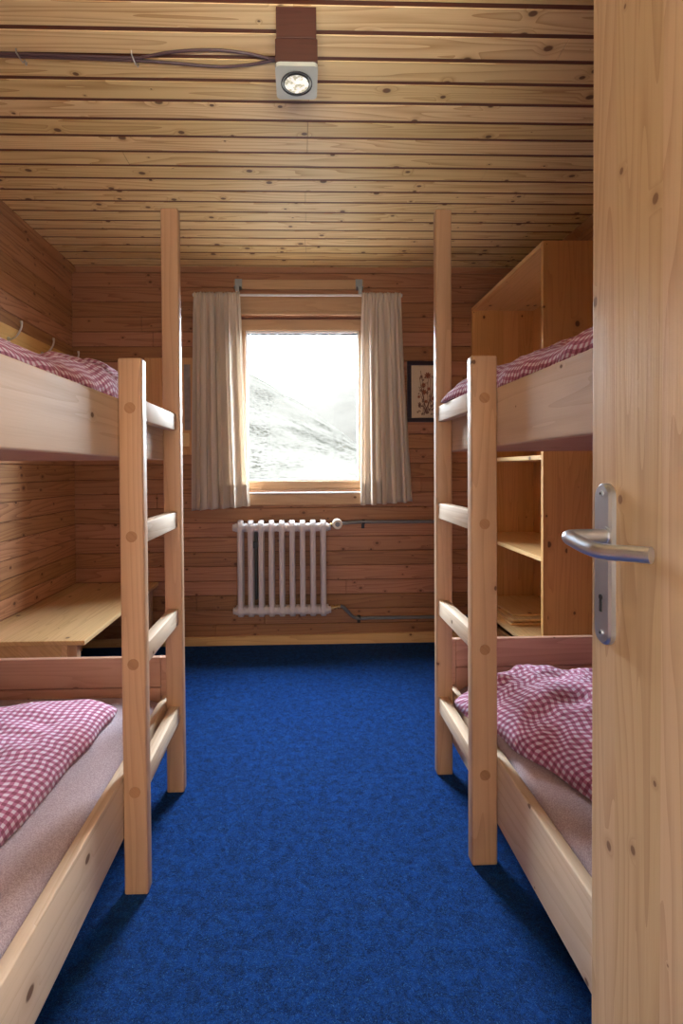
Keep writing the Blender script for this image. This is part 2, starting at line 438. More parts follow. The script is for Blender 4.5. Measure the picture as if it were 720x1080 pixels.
struct(planks_wall('wall_front', 'X', YF, XL - .05, XR + .05, -1, (DX0, DX1, -.01, DZ), mats=[M['wallx'], M['gap']], thick=.12), 'front wall with the doorway')

bm = bmesh.new(); box(bm, XL - .05, XR + .05, -1.8, YB + .05, -.06, 0)
struct(obj('floor', bm, M['carpet'], origin=(0, 0, 0)), 'blue fleecy carpet floor')
# hallway behind the door opening
bm = bmesh.new(); box(bm, -1.3, -1.2, -1.70, YF - .13, 0, 2.4); struct(obj('wall_hall_left', bm, M['plaster']))
bm = bmesh.new(); box(bm, 1.2, 1.3, -1.70, YF - .13, 0, 2.4); struct(obj('wall_hall_right', bm, M['plaster']))
bm = bmesh.new()
box(bm, -1.3, -.85, -1.80, -1.70, 0, 2.4); box(bm, .85, 1.3, -1.80, -1.70, 0, 2.4); box(bm, -.85, .85, -1.80, -1.70, 2.2, 2.4); box(bm, -.85, .85, -1.8, -1.7, 0, .2)
struct(obj('wall_hall_end', bm, M['plaster']))
bm = bmesh.new(); box(bm, -1.3, 1.3, -1.80, YF - .13, 2.4, 2.5); struct(obj('ceiling_hall', bm, M['plaster']))

# trims
def prism(name, mat, prof, ax, a0, a1):
    """extrude 2-D profile [(p,q)] along axis ax"""
    bm = bmesh.new(); rings = []
    for a in (a0, a1):
        rings.append([bm.verts.new((a, p, q) if ax == 'X' else (p, a, q)) for p, q in prof])
    n = len(prof)
    for k in range(n): bm.faces.new((rings[0][k], rings[0][(k + 1) % n], rings[1][(k + 1) % n], rings[1][k]))
    bm.faces.new(rings[0]); bm.faces.new(rings[1][::-1])
    return obj(name, bm, mat)
struct(prism('trim_1', M['wally'], [(XL, ZC), (XL, ZC - .035), (XL + .008, ZC - .035), (XL + .03, ZC - .008), (XL + .03, ZC)], 'Y', YF, YB))
struct(prism('trim_2', M['wally'], [(XR, ZC), (XR, ZC - .035), (XR - .008, ZC - .035), (XR - .03, ZC - .008), (XR - .03, ZC)], 'Y', YF, YB))
struct(prism('trim_3', M['trimw'], [(YB, ZC), (YB, ZC - .03), (YB - .008, ZC - .03), (YB - .025, ZC - .008), (YB - .025, ZC)], 'X', XL + .03, XR - .03))
# skirting, a little uneven like in an old hut
bm = bmesh.new(); NS = 12; rr = []
for i in range(NS + 1):
    x = XL + (XR - XL) * i / NS; h = .048 + .020 * i / NS
    rr.append([bm.verts.new((x, YB, 0)), bm.verts.new((x, YB - .018, 0)), bm.verts.new((x, YB - .018, h - .004)), bm.verts.new((x, YB - .014, h)), bm.verts.new((x, YB, h))])
for a, b_ in zip(rr, rr[1:]):
    for k in range(5): bm.faces.new((a[k], a[(k + 1) % 5], b_[(k + 1) % 5], b_[k]))
bm.faces.new(rr[0]); bm.faces.new(rr[-1][::-1])
struct(obj('baseboard_back', bm, M['basew']), 'narrow light pine skirting')

# ------------------------------------------------------------------ window
win = bpy.data.objects.new('window_1', None); COL.objects.link(win); win.location = (0, YB, HZ0); win['kind'] = 'structure'
win['label'] = 'square pine-framed window onto a rocky hillside'
YW = YB
part('casing', M['winx'], win, (-.43, .44, YW - .022, YW + .002, 2.10, 2.195), bev=.004)          # lintel board
part('casing', M['winx'], win, (-.43, .44, YW - .022, YW + .002, .885, .957), bev=.004)           # apron board
part('casing', M['winz'], win, (-.43, HX0 + .012, YW - .020, YW + .05, .957, 2.10), bev=.004)
part('casing', M['winz'], win, (HX1 - .012, .44, YW - .020, YW + .05, .957, 2.10), bev=.004)
part('sill', M['sill'], win, (-.43, .44, YW - .034, YW + .06, .957, .967), bev=.003)
part('head_lining', M['winx'], win, (HX0, HX1, YW - .026, YW + .05, 2.078, 2.100), bev=.004)
part('frame_rail', M['winx'], win, (HX0, HX1, YW + .018, YW + .085, 1.992, 2.078), (HX0, HX1, YW + .018, YW + .085, .967, 1.035), bev=.004)
part('frame_stile', M['winz'], win, (HX0, -.350, YW + .018, YW + .085, 1.035, 1.992), bev=.004)
part('frame_stile', M['winz'], win, (.371, HX1, YW + .018, YW + .085, 1.035, 1.992), bev=.004)
part('sash', M['sill'], win, (-.350, -.341, YW + .03, YW + .09, 1.035, 1.992), (.362, .371, YW + .03, YW + .09, 1.035, 1.992), (-.341, .362, YW + .03, YW + .09, 1.035, 1.047), (-.341, .362, YW + .03, YW + .09, 1.980, 1.992), bev=.002)
part('gasket', M['rubber'], win, (-.341, .362, YW + .048, YW + .062, 1.974, 1.980), (-.341, -.338, YW + .048, YW + .062, 1.047, 1.974), bev=0)
part('glass', M['glass'], win, (-.341, .362, YW + .054, YW + .058, 1.047, 1.98), bev=0)

# unseen hall window added behind the camera to let fill light in
hw = bpy.data.objects.new('added_hall_window', None); COL.objects.link(hw); hw.location = (0, -1.75, .2); hw['kind'] = 'structure'
part('frame_rail', M['winx'], hw, (-.85, .85, -1.78, -1.72, .2, .26), (-.85, .85, -1.78, -1.72, 2.14, 2.2), (-.85, .85, -1.77, -1.73, 1.18, 1.22))
part('frame_stile', M['winz'], hw, (-.85, -.79, -1.78, -1.72, .26, 2.14), (.79, .85, -1.78, -1.72, .26, 2.14), (-.03, .03, -1.77, -1.73, .26, 2.14))

# ------------------------------------------------------------------ landscape outside
def hill(name, mat, x0, x1, y0, y1, nx, ny, fn, label):
    bm = bmesh.new(); g = []
    for j in range(ny + 1):
        row = []
        for i in range(nx + 1):
            x = x0 + (x1 - x0) * i / nx; y = y0 + (y1 - y0) * j / ny
            row.append(bm.verts.new((x, y, fn(x, y))))
        g.append(row)
    for j in range(ny):
        for i in range(nx): bm.faces.new((g[j][i], g[j][i + 1], g[j + 1][i + 1], g[j + 1][i]))
    o = obj(name, bm, mat, smooth=True, angle=180, origin=((x0 + x1) / 2, (y0 + y1) / 2, 0)); struct(o, label); return o
def sm(a, b, v):
    s = min(1, max(0, (v - a) / (b - a))); return s * s * (3 - 2 * s)
def near_hill(x, y):
    R = 24.5 - .42 * (x + 14) - .012 * (x + 14) * abs(x + 14) * (1 if x > -14 else 0)
    R = max(2.0, min(30, R))
    n = noise.fractal(Vector((x * .06, y * .06, 0)), 1.0, 2.1, 6) * 1.3
    rise = sm(14, 122, y) * .55 + .45 * max(0, min(1, (y - 18) / 104))
    fall = max(0, y - 122) * .35
    return -3.2 + (R + 3.6) * rise - fall + n * (.15 + rise * .8)
def far_hill(x, y):
    n = noise.fractal(Vector((x * .012, y * .012, 5)), 1.0, 2.1, 6) * 7
    R = 62 + 10 * math.exp(-((x - 34) / 22) ** 2) - .06 * abs(x - 34)
    return -12 + (R + 12) * sm(230, 400, y) + n * .7 - max(0, y - 400) * .4
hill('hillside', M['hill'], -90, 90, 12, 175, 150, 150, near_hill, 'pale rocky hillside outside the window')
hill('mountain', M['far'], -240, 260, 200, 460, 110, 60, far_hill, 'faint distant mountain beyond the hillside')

# ------------------------------------------------------------------ bunk beds
def bunk(s, d, label):
    """s=-1 left, +1 right"""
    def X(a, b): return (min(s * a, s * b), max(s * a, s * b))
    xi, xw = d['xi'], d['xw']                      # rail outer face, wall side (absolute)
    t_ = thing('bunk_bed', label, 'bunk bed', (s * xi, d['yf'] / 2, 0))
    yn, yf = d['yn'], d['yl']
    pw = .038
    p0, p1 = d['pn']; bm = bmesh.new(); box(bm, *X(p0, p1), yn, yn + pw, 0, d['hn'], bev=.006, seg=3)
    a = obj('ladder_post', bm, M['post'], t_, smooth=True)
    for z in d['dz']:
        bm = bmesh.new(); cyl(bm, (s * (p0 + p1) / 2, yn - .0012, z), (s * (p0 + p1) / 2, yn + .01, z), .0145, 28)
        obj('dowel', bm, M['dowel'], a, smooth=True)
    q0, q1 = d['pf']; bm = bmesh.new(); box(bm, *X(q0, q1), yf, yf + pw, 0, d['hf'], bev=.006, seg=3)
    obj('ladder_post', bm, M['post'], t_, smooth=True)
    # rungs, mortised into the posts
    for z in d['dz']:
        bm = bmesh.new(); r0 = (p0 + q0) / 2 + .014
        box(bm, *X(r0, r0 + .034), yn + pw - .004, yf + .006, z - .026, z + .030, bev=.004, seg=2)
        obj('rung', bm, M['raily'], t_, smooth=True)
    Y0, Y1 = -.10, d['yf']
    for z0, z1 in (d['lo'], d['hi']):
        bm = bmesh.new(); box(bm, *X(xi, xi + .028), Y0 + .025, Y1 - .025, z0, z1, bev=.004, seg=3)
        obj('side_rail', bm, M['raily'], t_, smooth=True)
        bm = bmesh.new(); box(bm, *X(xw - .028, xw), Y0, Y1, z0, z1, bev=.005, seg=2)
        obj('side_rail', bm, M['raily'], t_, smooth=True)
    # footboards and headboards (two boards each)
    zt = d['ft']
    for (ya, yb) in ((Y1 - .024, Y1), (Y0, Y0 + .024)):
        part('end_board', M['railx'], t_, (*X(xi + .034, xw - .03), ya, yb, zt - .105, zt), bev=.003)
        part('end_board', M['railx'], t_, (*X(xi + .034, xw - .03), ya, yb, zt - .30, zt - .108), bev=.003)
        part('corner_post', M['railx'], t_, (*X(xi, xi + .033), ya, yb, d['lo'][0], zt), bev=.002)
        z0, z1 = d['hi']
        part('end_board', M['railx'], t_, (*X(xi, xw - .03), ya, yb, z0, z1), bev=.003)
        part('bed_post', M['post'], t_, (*X(xw - .075, xw - .030), min(ya, yb) - (.0 if ya > 0 else 0), max(ya, yb) + .03, 0, z1 + .05), bev=.004)
    for z in (d['lo'][0] + .03, d['hi'][0] + .002):
        part('bed_deck', M['railx'], t_, (*X(xi + .028, xw - .028), Y0 + .02, Y1 - .02, z, z + .016), bev=.001)
    return t_

L_ = dict(xi=.472, xw=1.415, pn=(.409, .471), pf=(.412, .471), yn=1.30, yl=1.713, hn=1.40, hf=1.996, dz=(1.271, .939, .607, .272),
          lo=(.145, .312), hi=(1.146, 1.297), yf=1.80, ft=.446)
R_ = dict(xi=.540, xw=1.485, pn=(.467, .539), pf=(.482, .539), yn=1.362, yl=1.775, hn=1.42, hf=2.03, dz=(1.303, .956, .607, .256),
          lo=(.112, .300), hi=(1.172, 1.332), yf=1.875, ft=.468)
bunk(-1, L_, 'pine bunk bed against the left wall, ladder of two posts and four rungs')
bunk(1, R_, 'pine bunk bed on the right beside the open door, its far ladder post taller')

def mattress(s, d, z0, z1, label, group=None):
    x0, x1 = d['xi'] + .031, d['xw'] - .031
    xa, xb = min(s * x0, s * x1), max(s * x0, s * x1)
    y0, y1 = -.07, d['yf'] - .027
    bm = bmesh.new(); nx, ny = 36, 60
    def pt(i, j, top):
        u = -cos(pi * i / nx); v = -cos(pi * j / ny)
        x = (xa + xb) / 2 + (xb - xa) / 2 * u; y = (y0 + y1) / 2 + (y1 - y0) / 2 * v
        e = (1 - abs(u) ** 9) ** .35 * (1 - abs(v) ** 14) ** .35
        h = (z1 - z0) * .5 * e
        zz = (z0 + z1) / 2 + (h if top else -h)
        if top: zz -= .006 * (.5 + .5 * noise.noise(Vector((x * 3.1, y * 2.2, z0)))) * e
        return (x, y, zz)
    T = [[bm.verts.new(pt(i, j, True)) for i in range(nx + 1)] for j in range(ny + 1)]
    B = [[T[j][i] if i in (0, nx) or j in (0, ny) else bm.verts.new(pt(i, j, False)) for i in range(nx + 1)] for j in range(ny + 1)]
    for G in (T, B):
        for j in range(ny):
            for i in range(nx):
                try: bm.faces.new((G[j][i], G[j][i + 1], G[j + 1][i + 1], G[j + 1][i]))
                except ValueError: pass
    return tag(obj('mattress', bm, M['sheet'], smooth=True, angle=180), label, 'mattress', group)
mattress(-1, L_, .193, .345, 'pinkish grey mattress in the left lower bunk')
mattress(1, R_, .160, .345, 'pinkish grey mattress in the right lower bunk')
mattress(-1, L_, 1.166, 1.296, 'mattress of the left upper bunk, under the duvet')
mattress(1, R_, 1.192, 1.33, 'mattress of the right upper bunk, under the duvet')

def duvet(edge, xo, yn, yfar, skew, z0, T, label, seed, amp=1.0, droop=None, tf=None, pb=9):
    """edge: [(y, x)] line of the aisle-side edge; xo wall-side x; far end at yfar - skew*a"""
    edge = sorted(edge)
    def xin(y):
        if y <= edge[0][0]: return edge[0][1]
        for (a, b), (c, d_) in zip(edge, edge[1:]):
            if y <= c:
                s_ = (y - a) / (c - a); s_ = s_ * s_ * (3 - 2 * s_) * .5 + s_ * .5
                return b + (d_ - b) * s_
        return edge[-1][1]
    nx, ny = 110, 190
    bm = bmesh.new(); uvl = bm.loops.layers.uv.new('UVMap')
    top = [[None] * (nx + 1) for _ in range(ny + 1)]; bot = [[None] * (nx + 1) for _ in range(ny + 1)]
    for j in range(ny + 1):
        b = .5 - .5 * cos(pi * (j / ny))
        b = .55 * b + .45 * (j / ny)
        for i in range(nx + 1):
            a = .5 - .5 * cos(pi * (i / nx)); a = .55 * a + .45 * i / nx
            y = yn + (yfar - skew * a - yn) * b
            # round the corners of the outline
            ra = abs(2 * a - 1); rb = abs(2 * b - 1)
            y = y - (.035 * ra ** 6) * (1 if b > .5 else -1) * rb
            xi = xin(y); x = xi + (xo - xi) * a
            x = x + (.035 * rb ** 8) * (1 if a < .5 else -1) * ra * (1 if xo > xi else -1)
            wv = Vector((x * 5, y * 5, seed))
            e = max(0.0, 1 - ra ** 5) ** .5 * max(0.0, 1 - rb ** pb) ** .5
            n1 = noise.fractal(wv, 1.0, 2.0, 3)
            n2 = noise.ridged_multi_fractal(Vector((x * 4 + .5 * n1 + seed, y * 6.5, seed)), 1.0, 2.2, 3, 1.0, 2.0)
            n3 = noise.noise(Vector((x * 22 + n1 * 2, y * 22, seed + 3)))
            n4 = 1 - abs(noise.noise(Vector((x * 9 + 1.5 * n1 + seed, y * 5 + n1, seed + 9)))) * 2.2
            h = T * (tf(y) if tf else 1) * e * (.86 + amp * (.17 * n1 + .07 * (max(n2, .75) - 1.0) + .035 * n3 + .09 * max(0, n4 - .45)))
            edge_w = (ra ** 4)
            x += edge_w * .014 * noise.noise(Vector((y * 11, seed, x * 2)))
            z = z0 + h
            dr = droop(x, y) if droop else 0
            top[j][i] = Vector((x, y, z + dr)); bot[j][i] = Vector((x, y, z0 - .004 * e + dr))
    # arc length uv
    U = [[0] * (nx + 1) for _ in range(ny + 1)]; V = [[0] * (nx + 1) for _ in range(ny + 1)]
    for j in range(ny + 1):
        mid = nx // 2
        U[j][mid] = top[j][mid].x
        for i in range(mid + 1, nx + 1): U[j][i] = U[j][i - 1] + (top[j][i] - top[j][i - 1]).length * (1 if xo > edge[0][1] else -1)
        for i in range(mid - 1, -1, -1): U[j][i] = U[j][i + 1] - (top[j][i] - top[j][i + 1]).length * (1 if xo > edge[0][1] else -1)
    for i in range(nx + 1):
        for j in range(1, ny + 1): 
            dv = top[j][i] - top[j - 1][i]
            V[j][i] = V[j - 1][i] + sqrt(dv.y ** 2 + dv.z ** 2)
    tv = [[bm.verts.new(p) for p in r_] for r_ in top]
    bv = [[tv[j][i] if i in (0, nx) or j in (0, ny) else bm.verts.new(bot[j][i]) for i in range(nx + 1)] for j in range(ny + 1)]
    for G in (tv, bv):
        for j in range(ny):
            for i in range(nx):
                idx = ((j, i), (j, i + 1), (j + 1, i + 1), (j + 1, i))
                try: f = bm.faces.new([G[a][b_] for a, b_ in idx])
                except ValueError: continue
                for lp, (a, b_) in zip(f.loops, idx): lp[uvl].uv = (U[a][b_], V[a][b_])
    return tag(obj('duvet', bm, M['check'], smooth=True, angle=180), label, 'duvet', 'gingham duvets on the bunks')
duvet([(.1, -.62), (1.02, -.612), (1.25, -.60), (1.50, -.585), (1.63, -.548)], -1.38, -.02, 1.635, .34, .347, .125, 'red and white checked duvet on the left lower bunk', 4.6)
duvet([(.2, .98), (.80, .80), (1.10, .665), (1.33, .572), (1.42, .548), (1.55, .492), (1.66, .462)], 1.43, .02, 1.675, .14, .347, .17, 'red and white checked duvet on the right lower bunk, beside the door', 7.1, amp=1.2,
      droop=lambda x, y: -.015 * sm(.60, .53, x) * sm(1.38, 1.5, y))
duvet([(.1, -.502), (1.30, -.500), (1.78, -.490)], -1.36, -.02, 1.79, .05, 1.300, .170, 'checked duvet overhanging the left upper bunk board', 11.7, amp=1.2, tf=lambda y: .52 + .48 * sm(.9, 1.6, y), pb=18)
duvet([(.1, .565), (1.30, .556), (1.42, .545), (1.52, .500), (1.62, .475), (1.72, .446)], 1.42, -.02, 1.755, .03, 1.336, .125, 'checked duvet overhanging the right upper bunk board, one corner past the ladder', 5.2, amp=1.2, tf=lambda y: .75 + .25 * sm(.9, 1.4, y))

# ------------------------------------------------------------------ bench at the left back
bn = thing('bench', 'low wide pine luggage bench in the back left corner', 'bench', (-1.16, 2.63, 0))
bx0, bx1, by0, by1, bz = XL + .001, -.906, 2.09, YB - .001, .405
part('seat_board', M['benchw'], bn, (bx0, bx1, by0, by1, bz - .020, bz), bev=.003)
part('apron', M['benchw'], bn, (bx0 + .02, bx1 - .087, by0 + .032, by0 + .052, bz - .10, bz - .020), bev=.002)
for x, y in ((bx1 - .086, by0 + .03), (bx1 - .060, by1 - .10), (bx0 + .02, by0 + .03), (bx0 + .02, by1 - .10)):
    part('leg', M['post'], bn, (x, x + .04, y, y + .04, 0, bz - .020), bev=.003)

# ------------------------------------------------------------------ open cabinet on the right
cb = thing('open_cabinet', 'tall open pine shelving cabinet behind the right bunk', 'cabinet', (1.29, 2.69, 0))
cx0, cx1, cy0, cy1, cz = 1.085, XR - .002, 2.218, YB - .003, 2.125
part('side_panel', M['cabzx'], cb, (cx0, cx1, cy0, cy0 + .020, 0, cz), bev=.001)
part('side_panel', M['cabzx'], cb, (cx0, cx1, cy1 - .020, cy1, 0, cz), bev=.001)
part('back_panel', M['cabz'], cb, (cx1 - .012, cx1, cy0 + .020, cy1 - .020, 0, cz), bev=.001)
part('top_panel', M['caby'], cb, (cx0, cx1 - .012, cy0 + .020, cy1 - .020, cz - .020, cz), bev=.001)
for z in (1.167, .702, .262):
    part('shelf', M['caby'], cb, (cx0 + .003, cx1 - .012, cy0 + .020, cy1 - .020, z - .020, z), bev=.001)
part('plinth', M['cabz'], cb, (cx0 + .02, cx0 + .038, cy0 + .020, cy1 - .020, 0, .20), bev=.001)
for k, (dx, dy, rz) in enumerate(((0, 0, .02), (.012, .03, -.015), (.002, -.012, .03), (.03, .04, .0))):
    bm = bmesh.new(); box(bm, -.165, .15, -.20, .20, 0, .011, bev=.0015)
    bmesh.ops.rotate(bm, cent=(0, 0, 0), matrix=Matrix.Rotation(rz, 3, 'Z'), verts=bm.verts)
    bmesh.ops.translate(bm, vec=(1.282 + dx, 2.85 + dy, .2622 + .0116 * k), verts=bm.verts)
    tag(obj('loose_board', bm, M['caby']), ['bottom', 'second from bottom', 'second from top', 'topmost'][k] + ' thin pine board of the pile in the open cabinet', 'board', 'loose boards stacked in the cabinet')

# ------------------------------------------------------------------ coat rack with hooks on the left wall
cr = thing('coat_rack', 'pale pine coat rail with curved metal hooks on the left wall', 'coat rack', (XL, 2.4, 1.70))
part('rail', M['rackw'], cr, (XL, XL + .018, 1.4, YB - .03, 1.66, 1.812), bev=.003)
for y in (1.83, 2.14, 2.45, 2.76, 3.06):
    bm = bmesh.new()
    tube(bm, catmull([(XL + .018, y, 1.745), (XL + .038, y - .006, 1.744), (XL + .062, y - .012, 1.757), (XL + .082, y - .016, 1.780), (XL + .091, y - .018, 1.804), (XL + .090, y - .018, 1.826)], 6), .0042, 10, rf=lambda s_: 1.1 if s_ < .9 else 1.5)
    cyl(bm, (XL + .017, y, 1.745), (XL + .022, y, 1.745), .012, 16)
    obj('hook', bm, M['hookm'], cr, smooth=True)

# ------------------------------------------------------------------ wall panel, leaflets and switch left of the window
wp = thing('wall_board', 'flat pine board fixed to the back wall behind the left curtain', 'board', (-.82, YB - .012, 1.204))
part('board', M['panelw'], wp, (-.975, -.662, YB - .014, YB, 1.204, 1.812), bev=.003)
bm = bmesh.new(); box(bm, -.730, -.692, YB - .0165, YB - .0142, 1.36, 1.77, bev=.0005)
tag(obj('leaflet', bm, M['poster']), 'dark narrow printed leaflet pinned on the pine wall board', 'leaflet')
ls = thing('light_switch', 'small yellowed light switch on the pine wall board', 'light switch', (-.714, YB - .014, 1.258))
part('plate', M['switch'], ls, (-.742, -.700, YB - .026, YB - .0142, 1.258, 1.342), bev=.003)
part('rocker', M['switch'], ls, (-.733, -.709, YB - .030, YB - .026, 1.275, 1.325), bev=.002)

# ------------------------------------------------------------------ picture
pc = thing('framed_picture', 'dark framed picture of pressed flowers right of the window', 'picture', (.81, YB - .01, 1.40))
px0, px1, pz0, pz1 = .672, .925, 1.405, 1.790
fwid = .026
part('frame', M['frameb'], pc, (px0, px1, YB - .020, YB - .001, pz0, pz0 + fwid), (px0, px1, YB - .020, YB - .001, pz1 - fwid, pz1),
     (px0, px0 + fwid, YB - .020, YB - .001, pz0 + fwid, pz1 - fwid), (px1 - fwid, px1, YB - .020, YB - .001, pz0 + fwid, pz1 - fwid), bev=.003)
part('sheet', M['paper'], pc, (px0 + fwid, px1 - fwid, YB - .008, YB - .001, pz0 + fwid, pz1 - fwid), bev=0)
bm = bmesh.new(); rnd = random.Random(5)
cxp = (px0 + px1) / 2 - .006
for k in range(11):
    bx = cxp + rnd.uniform(-.02, .02); tx = cxp + rnd.uniform(-.06, .06); tz = pz0 + rnd.uniform(.12, .33)
    tube(bm, catmull([(bx, YB - .009, pz0 + .055), ((bx + tx) / 2 + rnd.uniform(-.01, .01), YB - .009, (pz0 + .055 + tz) / 2), (tx, YB - .009, tz)], 5), .0014, 5)
def leaf(bm, x, z, r, n=6, mat=0, asp=.45):
    c = bm.verts.new((x, YB - .0100, z)); a0 = rnd.uniform(0, 6)
    for k in range(n):
        a = a0 + 2 * pi * k / n
        p = [bm.verts.new((x + cos(a + da) * r * q, YB - .0096, z + sin(a + da) * r * q)) for da, q in ((-asp, .6), (0, 1), (asp, .6))]
        f = bm.faces.new((c, *p)); f.material_index = mat
for k in range(46):
    z = pz0 + .05 + .24 * rnd.random() ** 1.5; x = cxp + rnd.uniform(-.065, .065) * (1 - .4 * (z - pz0) / .38)
    leaf(bm, x, z, rnd.uniform(.006, .014), rnd.choice([3, 4, 5]))
for x, z, r in ((.012, .295, .024), (-.015, .235, .018), (-.012, .19, .02), (.018, .21, .014), (-.045, .16, .012), (.045, .15, .016), (0, .13, .014)):
    leaf(bm, cxp + x, pz0 + z, r, 8, 1, .35); leaf(bm, cxp + x, pz0 + z, r * .4, 6, 0)
obj('pressed_flowers', bm, [M['petalc'], M['petal']], pc)

# ------------------------------------------------------------------ curtain rod and curtains
ROD_Y = YB - .085
rodz = 2.178
cr_ = thing('curtain_rod', 'thin white curtain rod on two grey brackets above the window', 'curtain rod', (0, ROD_Y, rodz))
bm = bmesh.new(); cyl(bm, (-.650, ROD_Y, rodz), (.622, ROD_Y, rodz), .0075, 16)
obj('rod', bm, M['rodm'], cr_, smooth=True)
for x in (-.650, .622):
    bm = bmesh.new(); cyl(bm, (x - .006, ROD_Y, rodz), (x + .006, ROD_Y, rodz), .011, 16, bev=.002); obj('end_cap', bm, M['rodm'], cr_, smooth=True)
for x in (-.385, .368):
    part('bracket', M['zinc'], cr_, (x - .022, x + .022, YB - .024, YB - .020, 2.235, 2.300), (x - .022, x + .022, ROD_Y + .004, YB - .020, 2.232, 2.238), (x - .012, x + .012, ROD_Y - .004, ROD_Y + .006, rodz + .004, 2.238), bev=.001)
bm = bmesh.new(); box(bm, -.415, .400, YB - .020, YB + .0, 2.238, 2.298, bev=.003)
tag(obj('batten', bm, M['winx']), 'short pine batten on the back wall above the curtain rod', 'batten')

def curtain(xo_t, xi_t, xo_b, xi_b, zt, zb_o, zb_i, folds, seed, label):
    """o = outer edge (away from the window), i = inner edge"""
    rnd = random.Random(seed)
    nx, nz = 260, 60
    ph = [rnd.uniform(-.6, .6) for _ in range(folds + 2)]; am = [rnd.uniform(.55, 1.25) for _ in range(folds + 2)]
    def P(s_, v, offy=0):
        xt = xo_t + (xi_t - xo_t) * s_; xb = xo_b + (xi_b - xo_b) * s_
        vv = v ** 1.3
        x = xt + (xb - xt) * vv
        k = s_ * folds; ki = int(k); fr_ = k - ki
        a = am[ki] * (1 - fr_) + am[min(ki + 1, folds)] * fr_
        p = ph[ki] * (1 - fr_) + ph[min(ki + 1, folds)] * fr_
        g = max(0, 1 - v / .09)
        amp = (.014 + .020 * min(1, v * 1.6)) * a * (1 - .5 * sm(.7, 1, s_))
        y = amp * sin(2 * pi * k + p + .5 * sin(v * 3 + seed)) + .005 * sin(2 * pi * k * 2.3 + p * 3)
        y += .046 * sm(.72, 1.0, s_) * min(1, v * 5)
        y = y * (1 - .55 * g) + g * .006 * sin(2 * pi * k * 3.1 + 1) 
        x += .006 * sin(2 * pi * k * 2 + p) * min(1, v * 3)
        zb = zb_o + (zb_i - zb_o) * s_
        ztop = zt + .012 + .003 * sin(2 * pi * k * 3.1)
        z = ztop + (zb - ztop) * v + .002 * sin(2 * pi * k) * v
        return Vector((x, ROD_Y - .012 + y + offy - .004, z))
    def sheet(s0, s1, v0, v1, off, m, nzz):
        bm = bmesh.new(); G = []
        for sgn in (0, .0012):
            G.append([[bm.verts.new(P(s0 + (s1 - s0) * i / nx, v0 + (v1 - v0) * j / nzz, off + sgn)) for i in range(nx + 1)] for j in range(nzz + 1)])
        A, B = G
        for j in range(nzz):
            for i in range(nx):
                bm.faces.new((A[j][i], A[j][i + 1], A[j + 1][i + 1], A[j + 1][i])); bm.faces.new((B[j][i], B[j + 1][i], B[j + 1][i + 1], B[j][i + 1]))
        for i in range(nx):
            bm.faces.new((A[0][i], B[0][i], B[0][i + 1], A[0][i + 1])); bm.faces.new((A[nzz][i], A[nzz][i + 1], B[nzz][i + 1], B[nzz][i]))
        for j in range(nzz):
            bm.faces.new((A[j][0], A[j + 1][0], B[j + 1][0], B[j][0])); bm.faces.new((A[j][nx], B[j][nx], B[j + 1][nx], A[j + 1][nx]))
        return bm
    t_ = thing('curtain', label, 'curtain', ((xo_t + xi_t) / 2, ROD_Y, zt), 'curtains at the window')
    obj('panel', sheet(0, 1, 0, 1, 0, None, nz), M['curtain'], t_, smooth=True, angle=180)
    obj('hem', sheet(.0, 1, .895, 1.0, .0022, None, 8), M['hem'], t_, smooth=True, angle=180)
    bm = bmesh.new()
    return t_
curtain(-.648, -.366, -.668, -.318, rodz, .862, .884, 5, 3, 'cream gathered curtain hanging left of the window')
curtain(.618, .376, .680, .368, rodz, .905, .884, 5, 8, 'cream gathered curtain hanging right of the window, in front of the picture side')

# ------------------------------------------------------------------ radiator
rd = thing('radiator', 'white ribbed column radiator under the window', 'radiator', (-.125, 3.09, .20))
RZ0, RZ1, RYF, RYB = .200, .800, 3.035, 3.135
def section_mesh(x):
    bm = bmesh.new(); w = .018
    for yc in (RYF + .016, RYB - .016):
        cyl(bm, (x, yc, RZ0 + .035), (x, yc, RZ1 - .035), .0175, 8)
    # top and bottom heads: rounded, slightly peaked boxes bridging both columns
    for zc, sg in ((RZ1 - .045, 1), (RZ0 + .045, -1)):
        prof = [(RYF, zc - sg * .030), (RYF - .001, zc + sg * .006), (RYF + .012, zc + sg * .030), (RYF + .038, zc + sg * .044), (RYB - .038, zc + sg * .044), (RYB - .012, zc + sg * .030), (RYB, zc + sg * .006), (RYB, zc - sg * .030)]
        b2 = bmesh.new(); ra = [[b2.verts.new((x + s_ * w * k, y + (.05 - 0) * 0, z)) for y, z in prof] for s_, k in ((-1, 1), (1, 1))]
        n = len(prof)
        for k in range(n): b2.faces.new((ra[0][k], ra[0][(k + 1) % n], ra[1][(k + 1) % n], ra[1][k]))
        b2.faces.new(ra[0]); b2.faces.new(ra[1][::-1])
        bmesh.ops.recalc_face_normals(b2, faces=b2.faces)
        bmesh.ops.bevel(b2, geom=b2.edges[:], offset=.008, segments=3, profile=.5, affect='EDGES', clamp_overlap=True)
        merge(bm, b2)
        cyl(bm, (x - .032, RYF + .028, zc), (x + .032, RYF + .028, zc), .026, 20, bev=.004)
        cyl(bm, (x - .032, RYB - .028, zc), (x + .032, RYB - .028, zc), .022, 20)
    return bm
sp_ = (.129 + .379) / 8
base_sec = None
for k in range(9):
    x = -.379 + sp_ * k
    if base_sec is None:
        base_sec = obj('section', section_mesh(x), M['white'], rd, smooth=True)
    else:
        c = base_sec.copy(); COL.objects.link(c); c.parent = rd; c.location = base_sec.location + Vector((sp_ * k, 0, 0))
for x in (-.415, .165):
    for z in (RZ1 - .045, RZ0 + .045):
        bm = bmesh.new(); cyl(bm, (x - .010, RYF + .028, z), (x + .010, RYF + .028, z), .021, 8, bev=.003); obj('plug', bm, M['white'], rd, smooth=True)
